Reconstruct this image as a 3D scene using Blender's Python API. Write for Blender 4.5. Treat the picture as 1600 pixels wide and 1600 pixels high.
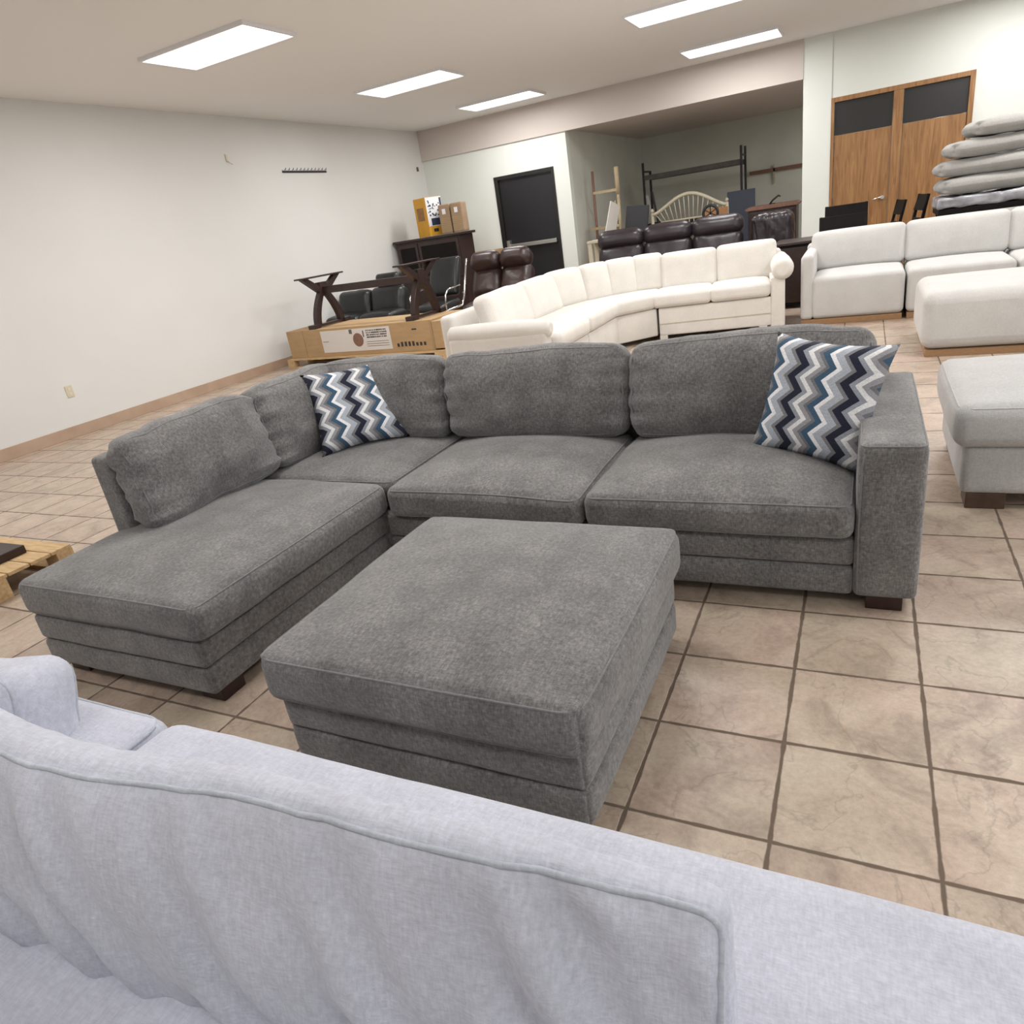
import bpy, bmesh, math, random
from mathutils import Vector, Matrix, noise, Euler
R = math.radians
S = bpy.context.scene
C = S.collection
for o in list(bpy.data.objects): bpy.data.objects.remove(o)

# ------------------------------------------------------------------ camera
cd = bpy.data.cameras.new('camera'); cam = bpy.data.objects.new('camera', cd); C.objects.link(cam)
cam.location = (0.47388, -2.23053, 1.36254)
cam.rotation_euler = (1.179442, 0.145167, 0.435105)
cd.sensor_width = 36; cd.lens = 24.412; cd.clip_start = 0.02
S.camera = cam
S.view_settings.view_transform = 'Standard'; S.view_settings.look = 'None'
S.view_settings.gamma = 1; S.view_settings.use_curve_mapping = False
S.view_settings.exposure = -0.42
w = bpy.data.worlds.new('world'); S.world = w; w.use_nodes = True
w.node_tree.nodes['Background'].inputs[0].default_value = (.8, .9, 1, 1)
w.node_tree.nodes['Background'].inputs[1].default_value = 0.6

def area(name, loc, rot, sx, sy, power, col):
    l = bpy.data.lights.new(name, 'AREA'); l.shape = 'RECTANGLE'; l.size = sx; l.size_y = sy
    l.energy = power; l.color = col
    o = bpy.data.objects.new(name, l); C.objects.link(o); o.location = loc; o.rotation_euler = rot
    return o
# daylight through the shop windows (right wall and wall behind the camera)
area('window_daylight_right', (5.85, -.6, 1.7), (0, R(90), 0), 2.2, 6.5, 135, (.93, .97, 1))
area('alcove_fill_light', (.95, 12.4, 2.66), (0, 0, 0), .9, .9, 48, (1, .98, .95))  # unseen fill light added to brighten the alcove
area('window_daylight_front', (0, -4.9, 1.8), (R(-90), 0, 0), 8, 2.0, 9, (.85, .92, 1))
CEIL = 3.15
LAMPS = [(x, y) for x in (-4.6, -1.2, 2.2) for y in (-2.6, .3, 3.2, 6.3, 8.9)]
LAMP_POWER = {-2.6: 22, .3: 36, 3.2: 56, 6.3: 74, 8.9: 52}

# ------------------------------------------------------------------ materials
def mat(name, col, rough=.8, metal=0, noise_amt=0, nscale=20, bump=0, bscale=200, sheen=0, col2=None, stretch=(1,1,1), emit=None, spec=None, trans=0, detail=4, coord='Object'):
    m = bpy.data.materials.new(name); m.use_nodes = True
    n = m.node_tree; b = n.nodes['Principled BSDF']
    b.inputs['Base Color'].default_value = (*col, 1); b.inputs['Roughness'].default_value = rough
    b.inputs['Metallic'].default_value = metal
    if spec is not None: b.inputs['Specular IOR Level'].default_value = spec
    if sheen: b.inputs['Sheen Weight'].default_value = sheen; b.inputs['Sheen Roughness'].default_value = .5
    if trans: b.inputs['Transmission Weight'].default_value = trans
    if emit: b.inputs['Emission Color'].default_value = (*emit[0], 1); b.inputs['Emission Strength'].default_value = emit[1]
    tc = n.nodes.new('ShaderNodeTexCoord'); mp = n.nodes.new('ShaderNodeMapping'); mp.inputs['Scale'].default_value = stretch
    n.links.new(tc.outputs[coord], mp.inputs[0])
    if col2 or noise_amt:
        if not col2: col2 = tuple(max(0, c*(1-noise_amt)) for c in col)
        t = n.nodes.new('ShaderNodeTexNoise'); t.inputs['Scale'].default_value = nscale; t.inputs['Detail'].default_value = detail
        n.links.new(mp.outputs[0], t.inputs[0])
        r = n.nodes.new('ShaderNodeValToRGB'); r.color_ramp.elements[0].position = .32; r.color_ramp.elements[1].position = .68
        r.color_ramp.elements[0].color = (*col2, 1); r.color_ramp.elements[1].color = (*col, 1)
        n.links.new(t.outputs[0], r.inputs[0]); n.links.new(r.outputs[0], b.inputs['Base Color'])
    if bump:
        t2 = n.nodes.new('ShaderNodeTexNoise'); t2.inputs['Scale'].default_value = bscale; t2.inputs['Detail'].default_value = 3
        n.links.new(mp.outputs[0], t2.inputs[0])
        bp = n.nodes.new('ShaderNodeBump'); bp.inputs['Strength'].default_value = bump; bp.inputs['Distance'].default_value = .004
        n.links.new(t2.outputs[0], bp.inputs['Height']); n.links.new(bp.outputs[0], b.inputs['Normal'])
    return m

def fabric(name, col, var=.16, fine=.25, weave=1.0, sheen=.25):
    """heathered upholstery: soft clouds x fine woven mottling"""
    m = bpy.data.materials.new(name); m.use_nodes = True; n = m.node_tree; L = n.links
    b = n.nodes['Principled BSDF']; b.inputs['Roughness'].default_value = .95; b.inputs['Specular IOR Level'].default_value = .15
    b.inputs['Sheen Weight'].default_value = sheen; b.inputs['Sheen Roughness'].default_value = .6
    tc = n.nodes.new('ShaderNodeTexCoord')
    def nz(sc, det, st=(1,1,1)):
        mp = n.nodes.new('ShaderNodeMapping'); mp.inputs['Scale'].default_value = st; L.new(tc.outputs['Object'], mp.inputs[0])
        t = n.nodes.new('ShaderNodeTexNoise'); t.inputs['Scale'].default_value = sc; t.inputs['Detail'].default_value = det
        L.new(mp.outputs[0], t.inputs[0]); return t
    a = nz(7, 5); f = nz(90, 3, (1, 1, 1)); g = nz(260, 2, (1, .25, .25)); h = nz(260, 2, (.25, 1, 1))
    def mr(t, lo, hi):
        r = n.nodes.new('ShaderNodeMapRange'); r.inputs[1].default_value = .3; r.inputs[2].default_value = .7
        r.inputs[3].default_value = lo; r.inputs[4].default_value = hi; L.new(t.outputs[0], r.inputs[0]); return r
    def mul(x, y):
        q = n.nodes.new('ShaderNodeMath'); q.operation = 'MULTIPLY'; L.new(x.outputs[0], q.inputs[0]); L.new(y.outputs[0], q.inputs[1]); return q
    k = mul(mul(mr(a, 1-var, 1+var), mr(f, 1-fine*.5, 1+fine*.5)), mul(mr(g, 1-fine*.5, 1+fine*.5), mr(h, 1-fine*.4, 1+fine*.4)))
    mx = n.nodes.new('ShaderNodeVectorMath'); mx.operation = 'SCALE'; mx.inputs[0].default_value = col
    L.new(k.outputs[0], mx.inputs['Scale']); L.new(mx.outputs[0], b.inputs['Base Color'])
    bp = n.nodes.new('ShaderNodeBump'); bp.inputs['Strength'].default_value = .35*weave; bp.inputs['Distance'].default_value = .003
    ad = n.nodes.new('ShaderNodeMath'); L.new(g.outputs[0], ad.inputs[0]); L.new(h.outputs[0], ad.inputs[1])
    L.new(ad.outputs[0], bp.inputs['Height']); L.new(bp.outputs[0], b.inputs['Normal'])
    return m

M = {}
M['grey'] = fabric('grey_chenille', (.150, .144, .140), .24, .5, sheen=.3)
M['grey_pipe'] = fabric('grey_welt', (.17, .168, .167), .08, .2)
M['ivory'] = fabric('ivory_upholstery', (.57, .56, .54), .04, .06, .5)
M['cream'] = fabric('cream_cotton', (.72, .69, .64), .04, .05, .5)
M['lightgrey'] = fabric('light_grey_linen', (.46, .455, .45), .06, .12)
M['blue'] = fabric('pale_blue_grey_linen', (.52, .535, .615), .06, .12)
M['blue_pipe'] = fabric('pale_blue_welt', (.44, .47, .53), .06, .12)
M['bedgrey'] = fabric('grey_pillow_cloth', (.33, .32, .30), .06, .10)
M['foot'] = mat('dark_cherry_wood', (.035, .012, .009), .4, noise_amt=.4, nscale=30, stretch=(1, 6, 1))
M['brownfoot'] = mat('walnut_block', (.10, .055, .035), .5, noise_amt=.4, nscale=30)
M['oakplinth'] = mat('oak_plinth', (.38, .22, .11), .5, noise_amt=.25, nscale=25, stretch=(1, 8, 8))
M['wall'] = mat('painted_wall', (.70, .70, .68), .85, noise_amt=.03, nscale=1.2, bump=.15, bscale=60)
M['wall_back'] = mat('painted_back_wall', (.73, .755, .71), .85, noise_amt=.03, nscale=1.2)
M['bulk'] = mat('beige_bulkhead', (.60, .54, .50), .85, noise_amt=.03, nscale=2)
M['alcove'] = mat('sage_alcove_wall', (.66, .67, .61), .85, noise_amt=.08, nscale=2)
M['ceil'] = mat('white_ceiling', (.85, .85, .84), .9)
M['darkwood'] = mat('espresso_wood', (.040, .020, .017), .4, noise_amt=.4, nscale=18, stretch=(1, 1, 5))
M['blackwood'] = mat('black_brown_wood', (.007, .005, .0045), .6, spec=.2, noise_amt=.3, nscale=18)
M['black'] = mat('black_paint', (.010, .010, .013), .45)
M['black2'] = mat('black_frame_paint', (.014, .013, .012), .35)
M['steel'] = mat('brushed_steel', (.55, .55, .53), .35, .9)
M['chrome'] = mat('chrome', (.8, .8, .8), .2, 1)
M['leather_b'] = mat('black_leather', (.013, .014, .015), .33, noise_amt=.3, nscale=12, bump=.4, bscale=70)
M['leather_br'] = mat('brown_leather', (.040, .020, .018), .34, noise_amt=.4, nscale=9, bump=.4, bscale=60)
M['leather_dk'] = mat('dark_brown_leather', (.030, .021, .026), .33, noise_amt=.4, nscale=9, bump=.4, bscale=60)
M['card'] = mat('cardboard', (.45, .30, .155), .85, noise_amt=.12, nscale=5, stretch=(1, 1, 4))
M['card2'] = mat('brown_box_card', (.36, .25, .155), .85, noise_amt=.15, nscale=8)
M['yellow'] = mat('yellow_carton', (.70, .36, .035), .6, noise_amt=.1, nscale=5)
M['white'] = mat('white_print', (.78, .78, .80), .6)
M['label'] = mat('paper_label', (.66, .62, .58), .7)
M['ink'] = mat('printed_ink', (.035, .03, .03), .7)
M['navy'] = mat('navy_print', (.03, .045, .09), .6)
M['green'] = mat('green_print', (.07, .55, .09), .5)
M['pallet'] = mat('pallet_pine', (.62, .45, .25), .8, col2=(.48, .31, .15), nscale=9, stretch=(1, 6, 6))
M['pine'] = mat('pale_pine', (.50, .40, .25), .7, noise_amt=.25, nscale=15, stretch=(6, 6, 1))
M['redpine'] = mat('reddish_wood', (.25, .13, .09), .6, noise_amt=.3, nscale=15, stretch=(6, 6, 1))
M['creamwood'] = mat('cream_painted_wood', (.55, .50, .38), .6, noise_amt=.1, nscale=15)
M['ginger'] = mat('orange_brown_board', (.36, .18, .07), .6, noise_amt=.3, nscale=10)
M['slate'] = mat('slate_blue_panel', (.05, .065, .10), .5)
M['ivoryplastic'] = mat('ivory_plastic', (.62, .56, .40), .5)
M['concrete'] = mat('grey_metal_angle', (.14, .13, .12), .6, noise_amt=.3, nscale=10)
M['lampglass'] = mat('lamp_diffuser', (.9, .9, .9), .5, emit=((1, .98, .95), 4))
M['wrap'] = mat('clear_plastic_wrap', (.45, .45, .48), .18, noise_amt=.5, nscale=7, bump=1, bscale=9)
M['taupe'] = fabric('taupe_cloth', (.42, .37, .31), .1, .1)

def oak():
    m = bpy.data.materials.new('honey_oak_veneer'); m.use_nodes = True; n = m.node_tree; L = n.links
    b = n.nodes['Principled BSDF']; b.inputs['Roughness'].default_value = .45
    tc = n.nodes.new('ShaderNodeTexCoord'); mp = n.nodes.new('ShaderNodeMapping'); mp.inputs['Scale'].default_value = (9, 9, .7)
    L.new(tc.outputs['Object'], mp.inputs[0])
    t = n.nodes.new('ShaderNodeTexNoise'); t.inputs['Scale'].default_value = 3; t.inputs['Detail'].default_value = 8; t.inputs['Distortion'].default_value = 1.2
    L.new(mp.outputs[0], t.inputs[0]); r = n.nodes.new('ShaderNodeValToRGB')
    r.color_ramp.elements[0].position = .3; r.color_ramp.elements[0].color = (.21, .095, .032, 1)
    r.color_ramp.elements[1].position = .7; r.color_ramp.elements[1].color = (.37, .195, .075, 1)
    L.new(t.outputs[0], r.inputs[0]); L.new(r.outputs[0], b.inputs['Base Color']); return m
M['oak'] = oak()

def tiles():
    m = bpy.data.materials.new('slate_look_floor_tile'); m.use_nodes = True; n = m.node_tree; L = n.links
    b = n.nodes['Principled BSDF']
    N = lambda t: n.nodes.new(t)
    def math_(op, a, bb=None, c=None):
        q = N('ShaderNodeMath'); q.operation = op
        for i, v in enumerate((a, bb, c)):
            if v is None: continue
            if isinstance(v, (int, float)): q.inputs[i].default_value = v
            else: L.new(v, q.inputs[i])
        return q.outputs[0]
    tc = N('ShaderNodeTexCoord'); sp = N('ShaderNodeSeparateXYZ'); L.new(tc.outputs['Object'], sp.inputs[0])
    T = .335
    wob = N('ShaderNodeTexNoise'); wob.inputs['Scale'].default_value = 14; wob.inputs['Detail'].default_value = 3; L.new(tc.outputs['Object'], wob.inputs[0])
    wv = math_('MULTIPLY', math_('SUBTRACT', wob.outputs[0], .5), .010)
    def axis(s):
        v = math_('DIVIDE', s, T); fr = math_('FRACT', v); fl = math_('FLOOR', v)
        d = math_('MINIMUM', fr, math_('SUBTRACT', 1, fr))
        return math_('ADD', math_('MULTIPLY', d, T), wv), fl
    dx, ix = axis(sp.outputs[0]); dy, iy = axis(sp.outputs[1])
    d = math_('MINIMUM', dx, dy)
    g = N('ShaderNodeMapRange'); g.inputs[1].default_value = .0032; g.inputs[2].default_value = .0062; L.new(d, g.inputs[0])  # 0 grout, 1 tile
    cx = N('ShaderNodeCombineXYZ'); L.new(ix, cx.inputs[0]); L.new(iy, cx.inputs[1])
    wn = N('ShaderNodeTexWhiteNoise'); L.new(cx.outputs[0], wn.inputs[0])
    # per-tile offset for the cloud pattern
    sc = N('ShaderNodeVectorMath'); sc.operation = 'SCALE'; sc.inputs['Scale'].default_value = 13.0; L.new(wn.outputs['Color'], sc.inputs[0])
    ad = N('ShaderNodeVectorMath'); ad.operation = 'ADD'; L.new(tc.outputs['Object'], ad.inputs[0]); L.new(sc.outputs[0], ad.inputs[1])
    n1 = N('ShaderNodeTexNoise'); n1.inputs['Scale'].default_value = 5; n1.inputs['Detail'].default_value = 7; n1.inputs['Roughness'].default_value = .62; n1.inputs['Distortion'].default_value = 1.0
    L.new(ad.outputs[0], n1.inputs[0])
    n2 = N('ShaderNodeTexNoise'); n2.inputs['Scale'].default_value = 2.6; n2.inputs['Detail'].default_value = 3; L.new(ad.outputs[0], n2.inputs[0])
    r1 = N('ShaderNodeValToRGB'); e = r1.color_ramp.elements
    e[0].position = .28; e[0].color = (.32, .245, .20, 1); e[1].position = .75; e[1].color = (.56, .47, .39, 1)
    x = e.new(.5); x.color = (.47, .375, .305, 1); L.new(n1.outputs[0], r1.inputs[0])
    r2 = N('ShaderNodeValToRGB'); e = r2.color_ramp.elements
    e[0].position = .35; e[0].color = (1.03, .985, .97, 1); e[1].position = .65; e[1].color = (.97, 1.0, .95, 1); L.new(n2.outputs[0], r2.inputs[0])
    mm = N('ShaderNodeVectorMath'); mm.operation = 'MULTIPLY'; L.new(r1.outputs[0], mm.inputs[0]); L.new(r2.outputs[0], mm.inputs[1])
    # slate-like relief ridges: distorted noise contour lines
    n3 = N('ShaderNodeTexNoise'); n3.inputs['Scale'].default_value = 3.2; n3.inputs['Detail'].default_value = 9; n3.inputs['Distortion'].default_value = .7; L.new(ad.outputs[0], n3.inputs[0])
    ridge = math_('ABSOLUTE', math_('SUBTRACT', math_('FRACT', math_('MULTIPLY', n3.outputs[0], 5)), .5))
    rr = N('ShaderNodeMapRange'); rr.inputs[1].default_value = 0; rr.inputs[2].default_value = .05; rr.inputs[3].default_value = .80; rr.inputs[4].default_value = 1; L.new(ridge, rr.inputs[0])
    pv = math_('ADD', math_('MULTIPLY', wn.outputs['Value'], .10), .95)
    n4 = N('ShaderNodeTexNoise'); n4.inputs['Scale'].default_value = 60; n4.inputs['Detail'].default_value = 6; n4.inputs['Roughness'].default_value = .7; L.new(ad.outputs[0], n4.inputs[0])
    fn = N('ShaderNodeMapRange'); fn.inputs[1].default_value = .3; fn.inputs[2].default_value = .7; fn.inputs[3].default_value = .84; fn.inputs[4].default_value = 1.12; L.new(n4.outputs[0], fn.inputs[0])
    kk = math_('MULTIPLY', math_('MULTIPLY', rr.outputs[0], pv), fn.outputs[0])
    s2 = N('ShaderNodeVectorMath'); s2.operation = 'SCALE'; L.new(mm.outputs[0], s2.inputs[0]); L.new(kk, s2.inputs['Scale'])
    mix = N('ShaderNodeMix'); mix.data_type = 'RGBA'; L.new(g.outputs[0], mix.inputs['Factor'])
    mix.inputs['A'].default_value = (.135, .098, .070, 1); L.new(s2.outputs[0], mix.inputs['B'])
    L.new(mix.outputs['Result'], b.inputs['Base Color'])
    ro = N('ShaderNodeMapRange'); ro.inputs[3].default_value = .85; ro.inputs[4].default_value = .36; L.new(g.outputs[0], ro.inputs[0]); L.new(ro.outputs[0], b.inputs['Roughness'])
    step = math_('FRACT', math_('MULTIPLY', n3.outputs[0], 5))
    h = math_('ADD', math_('ADD', math_('MULTIPLY', g.outputs[0], .5), math_('MULTIPLY', step, .22)), math_('ADD', math_('MULTIPLY', n1.outputs[0], .5), math_('MULTIPLY', n4.outputs[0], .22)))
    bp = N('ShaderNodeBump'); bp.inputs['Strength'].default_value = .55; bp.inputs['Distance'].default_value = .006
    L.new(h, bp.inputs['Height']); L.new(bp.outputs[0], b.inputs['Normal'])
    return m
M['tile'] = tiles()

def chevron(name, phase, flip=1):
    m = bpy.data.materials.new(name); m.use_nodes = True; n = m.node_tree; L = n.links
    b = n.nodes['Principled BSDF']; b.inputs['Roughness'].default_value = .95
    N = lambda t: n.nodes.new(t)
    def math_(op, a, bb=None):
        q = N('ShaderNodeMath'); q.operation = op
        for i, v in enumerate((a, bb)):
            if v is None: continue
            if isinstance(v, (int, float)): q.inputs[i].default_value = v
            else: L.new(v, q.inputs[i])
        return q.outputs[0]
    tc = N('ShaderNodeTexCoord'); sp = N('ShaderNodeSeparateXYZ'); L.new(tc.outputs['Object'], sp.inputs[0])
    tri = math_('PINGPONG', math_('ADD', sp.outputs[1], .4), .047)          # 0..0.047
    c = math_('ADD', sp.outputs[0], math_('MULTIPLY', tri, .95*flip))
    u = math_('FRACT', math_('ADD', math_('DIVIDE', c, .20), phase))
    r = N('ShaderNodeValToRGB'); r.color_ramp.interpolation = 'CONSTANT'; e = r.color_ramp.elements
    cols = [(0, (.74, .74, .74)), (.10, (.30, .30, .32)), (.20, (.16, .16, .17)), (.27, (.045, .095, .155)), (.40, (.80, .80, .82)), (.50, (.40, .43, .48)),
            (.66, (.19, .19, .20)), (.74, (.012, .014, .032)), (.90, (.28, .30, .34))]
    e[0].position = 0; e[0].color = (*cols[0][1], 1); e[1].position = cols[1][0]; e[1].color = (*cols[1][1], 1)
    for p_, c_ in cols[2:]:
        x = e.new(p_); x.color = (*c_, 1)
    L.new(u, r.inputs[0])
    t = N('ShaderNodeTexNoise'); t.inputs['Scale'].default_value = 160; L.new(tc.outputs['Object'], t.inputs[0])
    mr = N('ShaderNodeMapRange'); mr.inputs[3].default_value = .75; mr.inputs[4].default_value = 1.25; L.new(t.outputs[0], mr.inputs[0])
    s2 = N('ShaderNodeVectorMath'); s2.operation = 'SCALE'; L.new(r.outputs[0], s2.inputs[0]); L.new(mr.outputs[0], s2.inputs['Scale'])
    L.new(s2.outputs[0], b.inputs['Base Color'])
    bp = N('ShaderNodeBump'); bp.inputs['Strength'].default_value = .6; bp.inputs['Distance'].default_value = .003
    L.new(t.outputs[0], bp.inputs['Height']); L.new(bp.outputs[0], b.inputs['Normal'])
    return m

# ------------------------------------------------------------------ object helpers
def link(name, me, parent=None, loc=(0,0,0), rot=(0,0,0)):
    o = bpy.data.objects.new(name, me); C.objects.link(o); o.location = loc; o.rotation_euler = rot
    if parent is not None: o.parent = parent
    return o
def tag(o, label=None, cat=None, group=None, kind=None):
    if label: o['label'] = label
    if cat: o['category'] = cat
    if group: o['group'] = group
    if kind: o['kind'] = kind
    return o
def thing(name, label, cat, loc=(0,0,0), rz=0, group=None):
    o = bpy.data.objects.new(name, None); C.objects.link(o); o.location = loc; o.rotation_euler = (0,0,rz)
    return tag(o, label, cat, group)
def struct(o): o['kind'] = 'structure'; return o

class MB:
    """collects shapes into one mesh"""
    def __init__(s): s.bm = bmesh.new()
    def box(s, c, d, rot=None, bev=0):
        r = bmesh.ops.create_cube(s.bm, size=1); vs = r['verts']
        mt = Matrix.Translation(c) @ (rot.to_matrix().to_4x4() if isinstance(rot, Euler) else (rot or Matrix())) @ Matrix.Diagonal((*d, 1))
        bmesh.ops.transform(s.bm, matrix=mt, verts=vs)
        if bev:
            es = list({e for v in vs for e in v.link_edges})
            bmesh.ops.bevel(s.bm, geom=es, offset=bev, segments=2, affect='EDGES', profile=.6)
        return s
    def span(s, a, b, bev=0):
        return s.box([(a[i]+b[i])/2 for i in range(3)], [abs(b[i]-a[i]) for i in range(3)], None, bev)
    def tube(s, pts, r, n=8, closed=False):
        pts = [Vector(p) for p in pts]; rings = []; N_ = len(pts); up = None
        for i, p in enumerate(pts):
            if closed: t = pts[(i+1) % N_]-pts[i-1]
            else: t = pts[min(i+1, N_-1)]-pts[max(i-1, 0)]
            t.normalize()
            if up is None:
                up = Vector((0,0,1)) if abs(t.z) < .9 else Vector((1,0,0))
            a = t.cross(up)
            if a.length < 1e-4: a = t.cross(Vector((0.3,1,.2)))
            a.normalize(); bb = a.cross(t).normalized(); up = bb
            rr = r[i] if isinstance(r, (list, tuple)) else r
            rings.append([s.bm.verts.new(p+a*math.cos(2*math.pi*k/n)*rr+bb*math.sin(2*math.pi*k/n)*rr) for k in range(n)])
        m = N_ if closed else N_-1
        for i in range(m):
            A, B = rings[i], rings[(i+1) % N_]
            for k in range(n):
                f = s.bm.faces.new((A[k], A[(k+1) % n], B[(k+1) % n], B[k])); f.smooth = True
        if not closed:
            s.bm.faces.new(rings[0][::-1]); s.bm.faces.new(rings[-1])
        return s
    def beam(s, p, q, w_, h_, bev=0):
        p, q = Vector(p), Vector(q); d = q-p
        rot = d.to_track_quat('X', 'Z').to_matrix().to_4x4()
        return s.box((p+q)/2, (d.length, w_, h_), rot, bev)
    def prism(s, pts, depth, axis='y', off=0, bev=0):
        """outline in (x,z) extruded along y"""
        def P(x, z, t):
            return {'y': (x, t, z), 'x': (t, x, z), 'z': (x, z, t)}[axis]
        a = [s.bm.verts.new(P(x, z, off)) for x, z in pts]; b = [s.bm.verts.new(P(x, z, off+depth)) for x, z in pts]
        n = len(pts); fs = [s.bm.faces.new(a), s.bm.faces.new(b[::-1])]
        for i in range(n): fs.append(s.bm.faces.new((a[i], b[i], b[(i+1) % n], a[(i+1) % n])))
        bmesh.ops.recalc_face_normals(s.bm, faces=fs)
        if bev: bmesh.ops.bevel(s.bm, geom=list({e for f in fs for e in f.edges}), offset=bev, segments=2, affect='EDGES', profile=.6)
        return s
    def cyl(s, c, r, h, n=24, axis='z', r2=None):
        rr = bmesh.ops.create_cone(s.bm, cap_ends=True, segments=n, radius1=r, radius2=r if r2 is None else r2, depth=h)
        rot = {'z': Matrix(), 'x': Matrix.Rotation(R(90), 4, 'Y'), 'y': Matrix.Rotation(R(90), 4, 'X')}[axis]
        bmesh.ops.transform(s.bm, matrix=Matrix.Translation(c) @ rot, verts=rr['verts']); return s
    def build(s, name, m, parent=None, loc=(0,0,0), rot=(0,0,0), smooth=False):
        bmesh.ops.recalc_face_normals(s.bm, faces=s.bm.faces)
        me = bpy.data.meshes.new(name); s.bm.to_mesh(me); s.bm.free(); me.materials.append(m)
        if smooth:
            for p in me.polygons: p.use_smooth = True
        return link(name, me, parent, loc, rot)

def softgrid(size, r, n, rnd_xy=None):
    """rounded box verts/faces; centred in x,y, z from 0; returns bmesh"""
    bm = bmesh.new(); lx, ly, lz = size
    bmesh.ops.create_cube(bm, size=2)
    # cut into slices
    def cuts(L, k):
        k = max(3, k); out = []
        for i in range(1, k): out.append(-1+2*i/k)
        return out
    for ax, Ln in enumerate(size):
        k = max(4, int(n*Ln/max(size)))
        extra = [1-2*r/Ln*t for t in (.25, .6, 1)] if 2*r/Ln < 1 else []
        pos = sorted(set([round(c, 4) for c in cuts(Ln, k)]+[round(e, 4) for e in extra]+[round(-e, 4) for e in extra]))
        for c in pos:
            if abs(c) > .999: continue
            no = [0,0,0]; no[ax] = 1; co = [0,0,0]; co[ax] = c
            bmesh.ops.bisect_plane(bm, geom=bm.verts[:]+bm.edges[:]+bm.faces[:], plane_co=co, plane_no=no, dist=1e-6)
    R2 = rnd_xy if rnd_xy else r
    for v in bm.verts:
        p = Vector((v.co.x*lx/2, v.co.y*ly/2, v.co.z*lz/2))
        # xy rounding with big radius
        if R2 > r:
            ix, iy = max(lx/2-R2, 0), max(ly/2-R2, 0)
            q = Vector((max(-ix, min(ix, p.x)), max(-iy, min(iy, p.y)))); d = Vector((p.x, p.y))-q
            if d.x and d.y:
                mx = max(abs(d.x), abs(d.y)); d2 = d.normalized()*mx
                p.x, p.y = q.x+d2.x, q.y+d2.y
        inner = Vector((max(-(lx/2-r), min(lx/2-r, p.x)), max(-(ly/2-r), min(ly/2-r, p.y)), max(-(lz/2-r), min(lz/2-r, p.z))))
        d = p-inner
        if d.length > 1e-9:
            mx = max(abs(d.x), abs(d.y), abs(d.z)); p = inner+d.normalized()*mx
        v.co = p+Vector((0, 0, lz/2))
    return bm

def soft(name, size, r, m, parent=None, loc=(0,0,0), rot=(0,0,0), crown=0, belly=0, bulge=0, wr=0, wscale=3, seed=0, n=22, pipe=None, pipe_r=.0035, pipe_m=None, rxy=None, deform=None, wstretch=(1,1,1)):
    """upholstered cushion/block. crown lifts the top, bulge swells the sides, wr = wrinkle depth; pipe = list of 'top'/'bot' welts"""
    lx, ly, lz = size
    bm = softgrid(size, r, n, rxy)
    sd = Vector((seed*7.3, seed*3.1, seed*1.7))
    def D(p):
        x, y, z = p.x/(lx/2), p.y/(ly/2), p.z/lz
        fx, fy = max(0, 1-abs(x)**2.6), max(0, 1-abs(y)**2.6)
        q = p.copy()
        q.z += crown*fx*fy*max(0, z) - belly*fx*fy*max(0, 1-z)
        side = max(0, 1-abs(2*z-1)**2)
        q.x += bulge*side*x*fy; q.y += bulge*side*y*fx
        if wr:
            v = Vector((p.x*wstretch[0], p.y*wstretch[1], p.z*wstretch[2]))*wscale+sd
            a = noise.fractal(v, 1, 2, 4); b_ = noise.ridged_multi_fractal(v*.9, 1, 2, 3, 1, 2)
            nn = Vector((x*abs(x), y*abs(y), (2*z-1)*abs(2*z-1)))
            nn.normalize() if nn.length > 1e-6 else None
            q += nn*(a*.6-(b_-1)*.35)*wr
        if deform: q = deform(q, x, y, z)
        return q
    for v in bm.verts: v.co = D(v.co)
    for f in bm.faces: f.smooth = True
    bmesh.ops.recalc_face_normals(bm, faces=bm.faces)
    me = bpy.data.meshes.new(name); bm.to_mesh(me); bm.free(); me.materials.append(m)
    o = link(name, me, parent, loc, rot)
    if pipe:
        for w_ in pipe:
            mb = MB(); pts = []
            zz = lz-r*.32 if w_ == 'top' else r*.32
            ins = r*.30; Rc = max(rxy or r, r*1.0); hx, hy = lx/2-ins+.001, ly/2-ins+.001
            segs = []
            for (cx, cy, a0) in ((hx-Rc, hy-Rc, 0), (-hx+Rc, hy-Rc, 90), (-hx+Rc, -hy+Rc, 180), (hx-Rc, -hy+Rc, 270)):
                for k in range(5):
                    a = R(a0+k*22.5); segs.append(Vector((cx+Rc*math.cos(a), cy+Rc*math.sin(a), zz)))
            # subdivide
            for i in range(len(segs)):
                a, b_ = segs[i], segs[(i+1) % len(segs)]; k = max(1, int((b_-a).length/.035))
                for j in range(k): pts.append(D(a.lerp(b_, j/k)))
            out = Vector((0,0,1 if w_ == 'top' else -1))
            mb.tube(pts, pipe_r, 6, True)
            mb.build('piping', pipe_m or m, o)
    return o

# ------------------------------------------------------------------ room
XL, XR, YB, YF, YA = -6.82, 6.0, 10.0, -5.0, 14.7
struct(MB().span((XL-.2, YF-.2, -.1), (XR+.2, YA+.2, 0)).build('floor', M['tile']))
struct(MB().span((XL-.2, YF-.2, CEIL), (XR+.2, YB+.3, CEIL+.1)).build('ceiling', M['ceil']))
struct(MB().span((XL-.2, YF-.2, 0), (XL, YA+.2, CEIL)).build('wall_left', M['wall']))
struct(MB().span((XR, YF-.2, 0), (XR+.2, YB+.2, 1.0)).span((XR, YF-.2, 2.6), (XR+.2, YB+.2, CEIL)).span((XR, 2.7, 1), (XR+.2, YB+.2, 2.6)).span((XR, YF-.2, 1), (XR+.2, -4, 2.6)).build('wall_right', M['wall']))
struct(MB().span((XL-.2, YF-.2, 0), (XR+.2, YF, CEIL)).build('wall_front', M['wall']))
AX0, AX1 = -4.03, -.39
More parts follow.
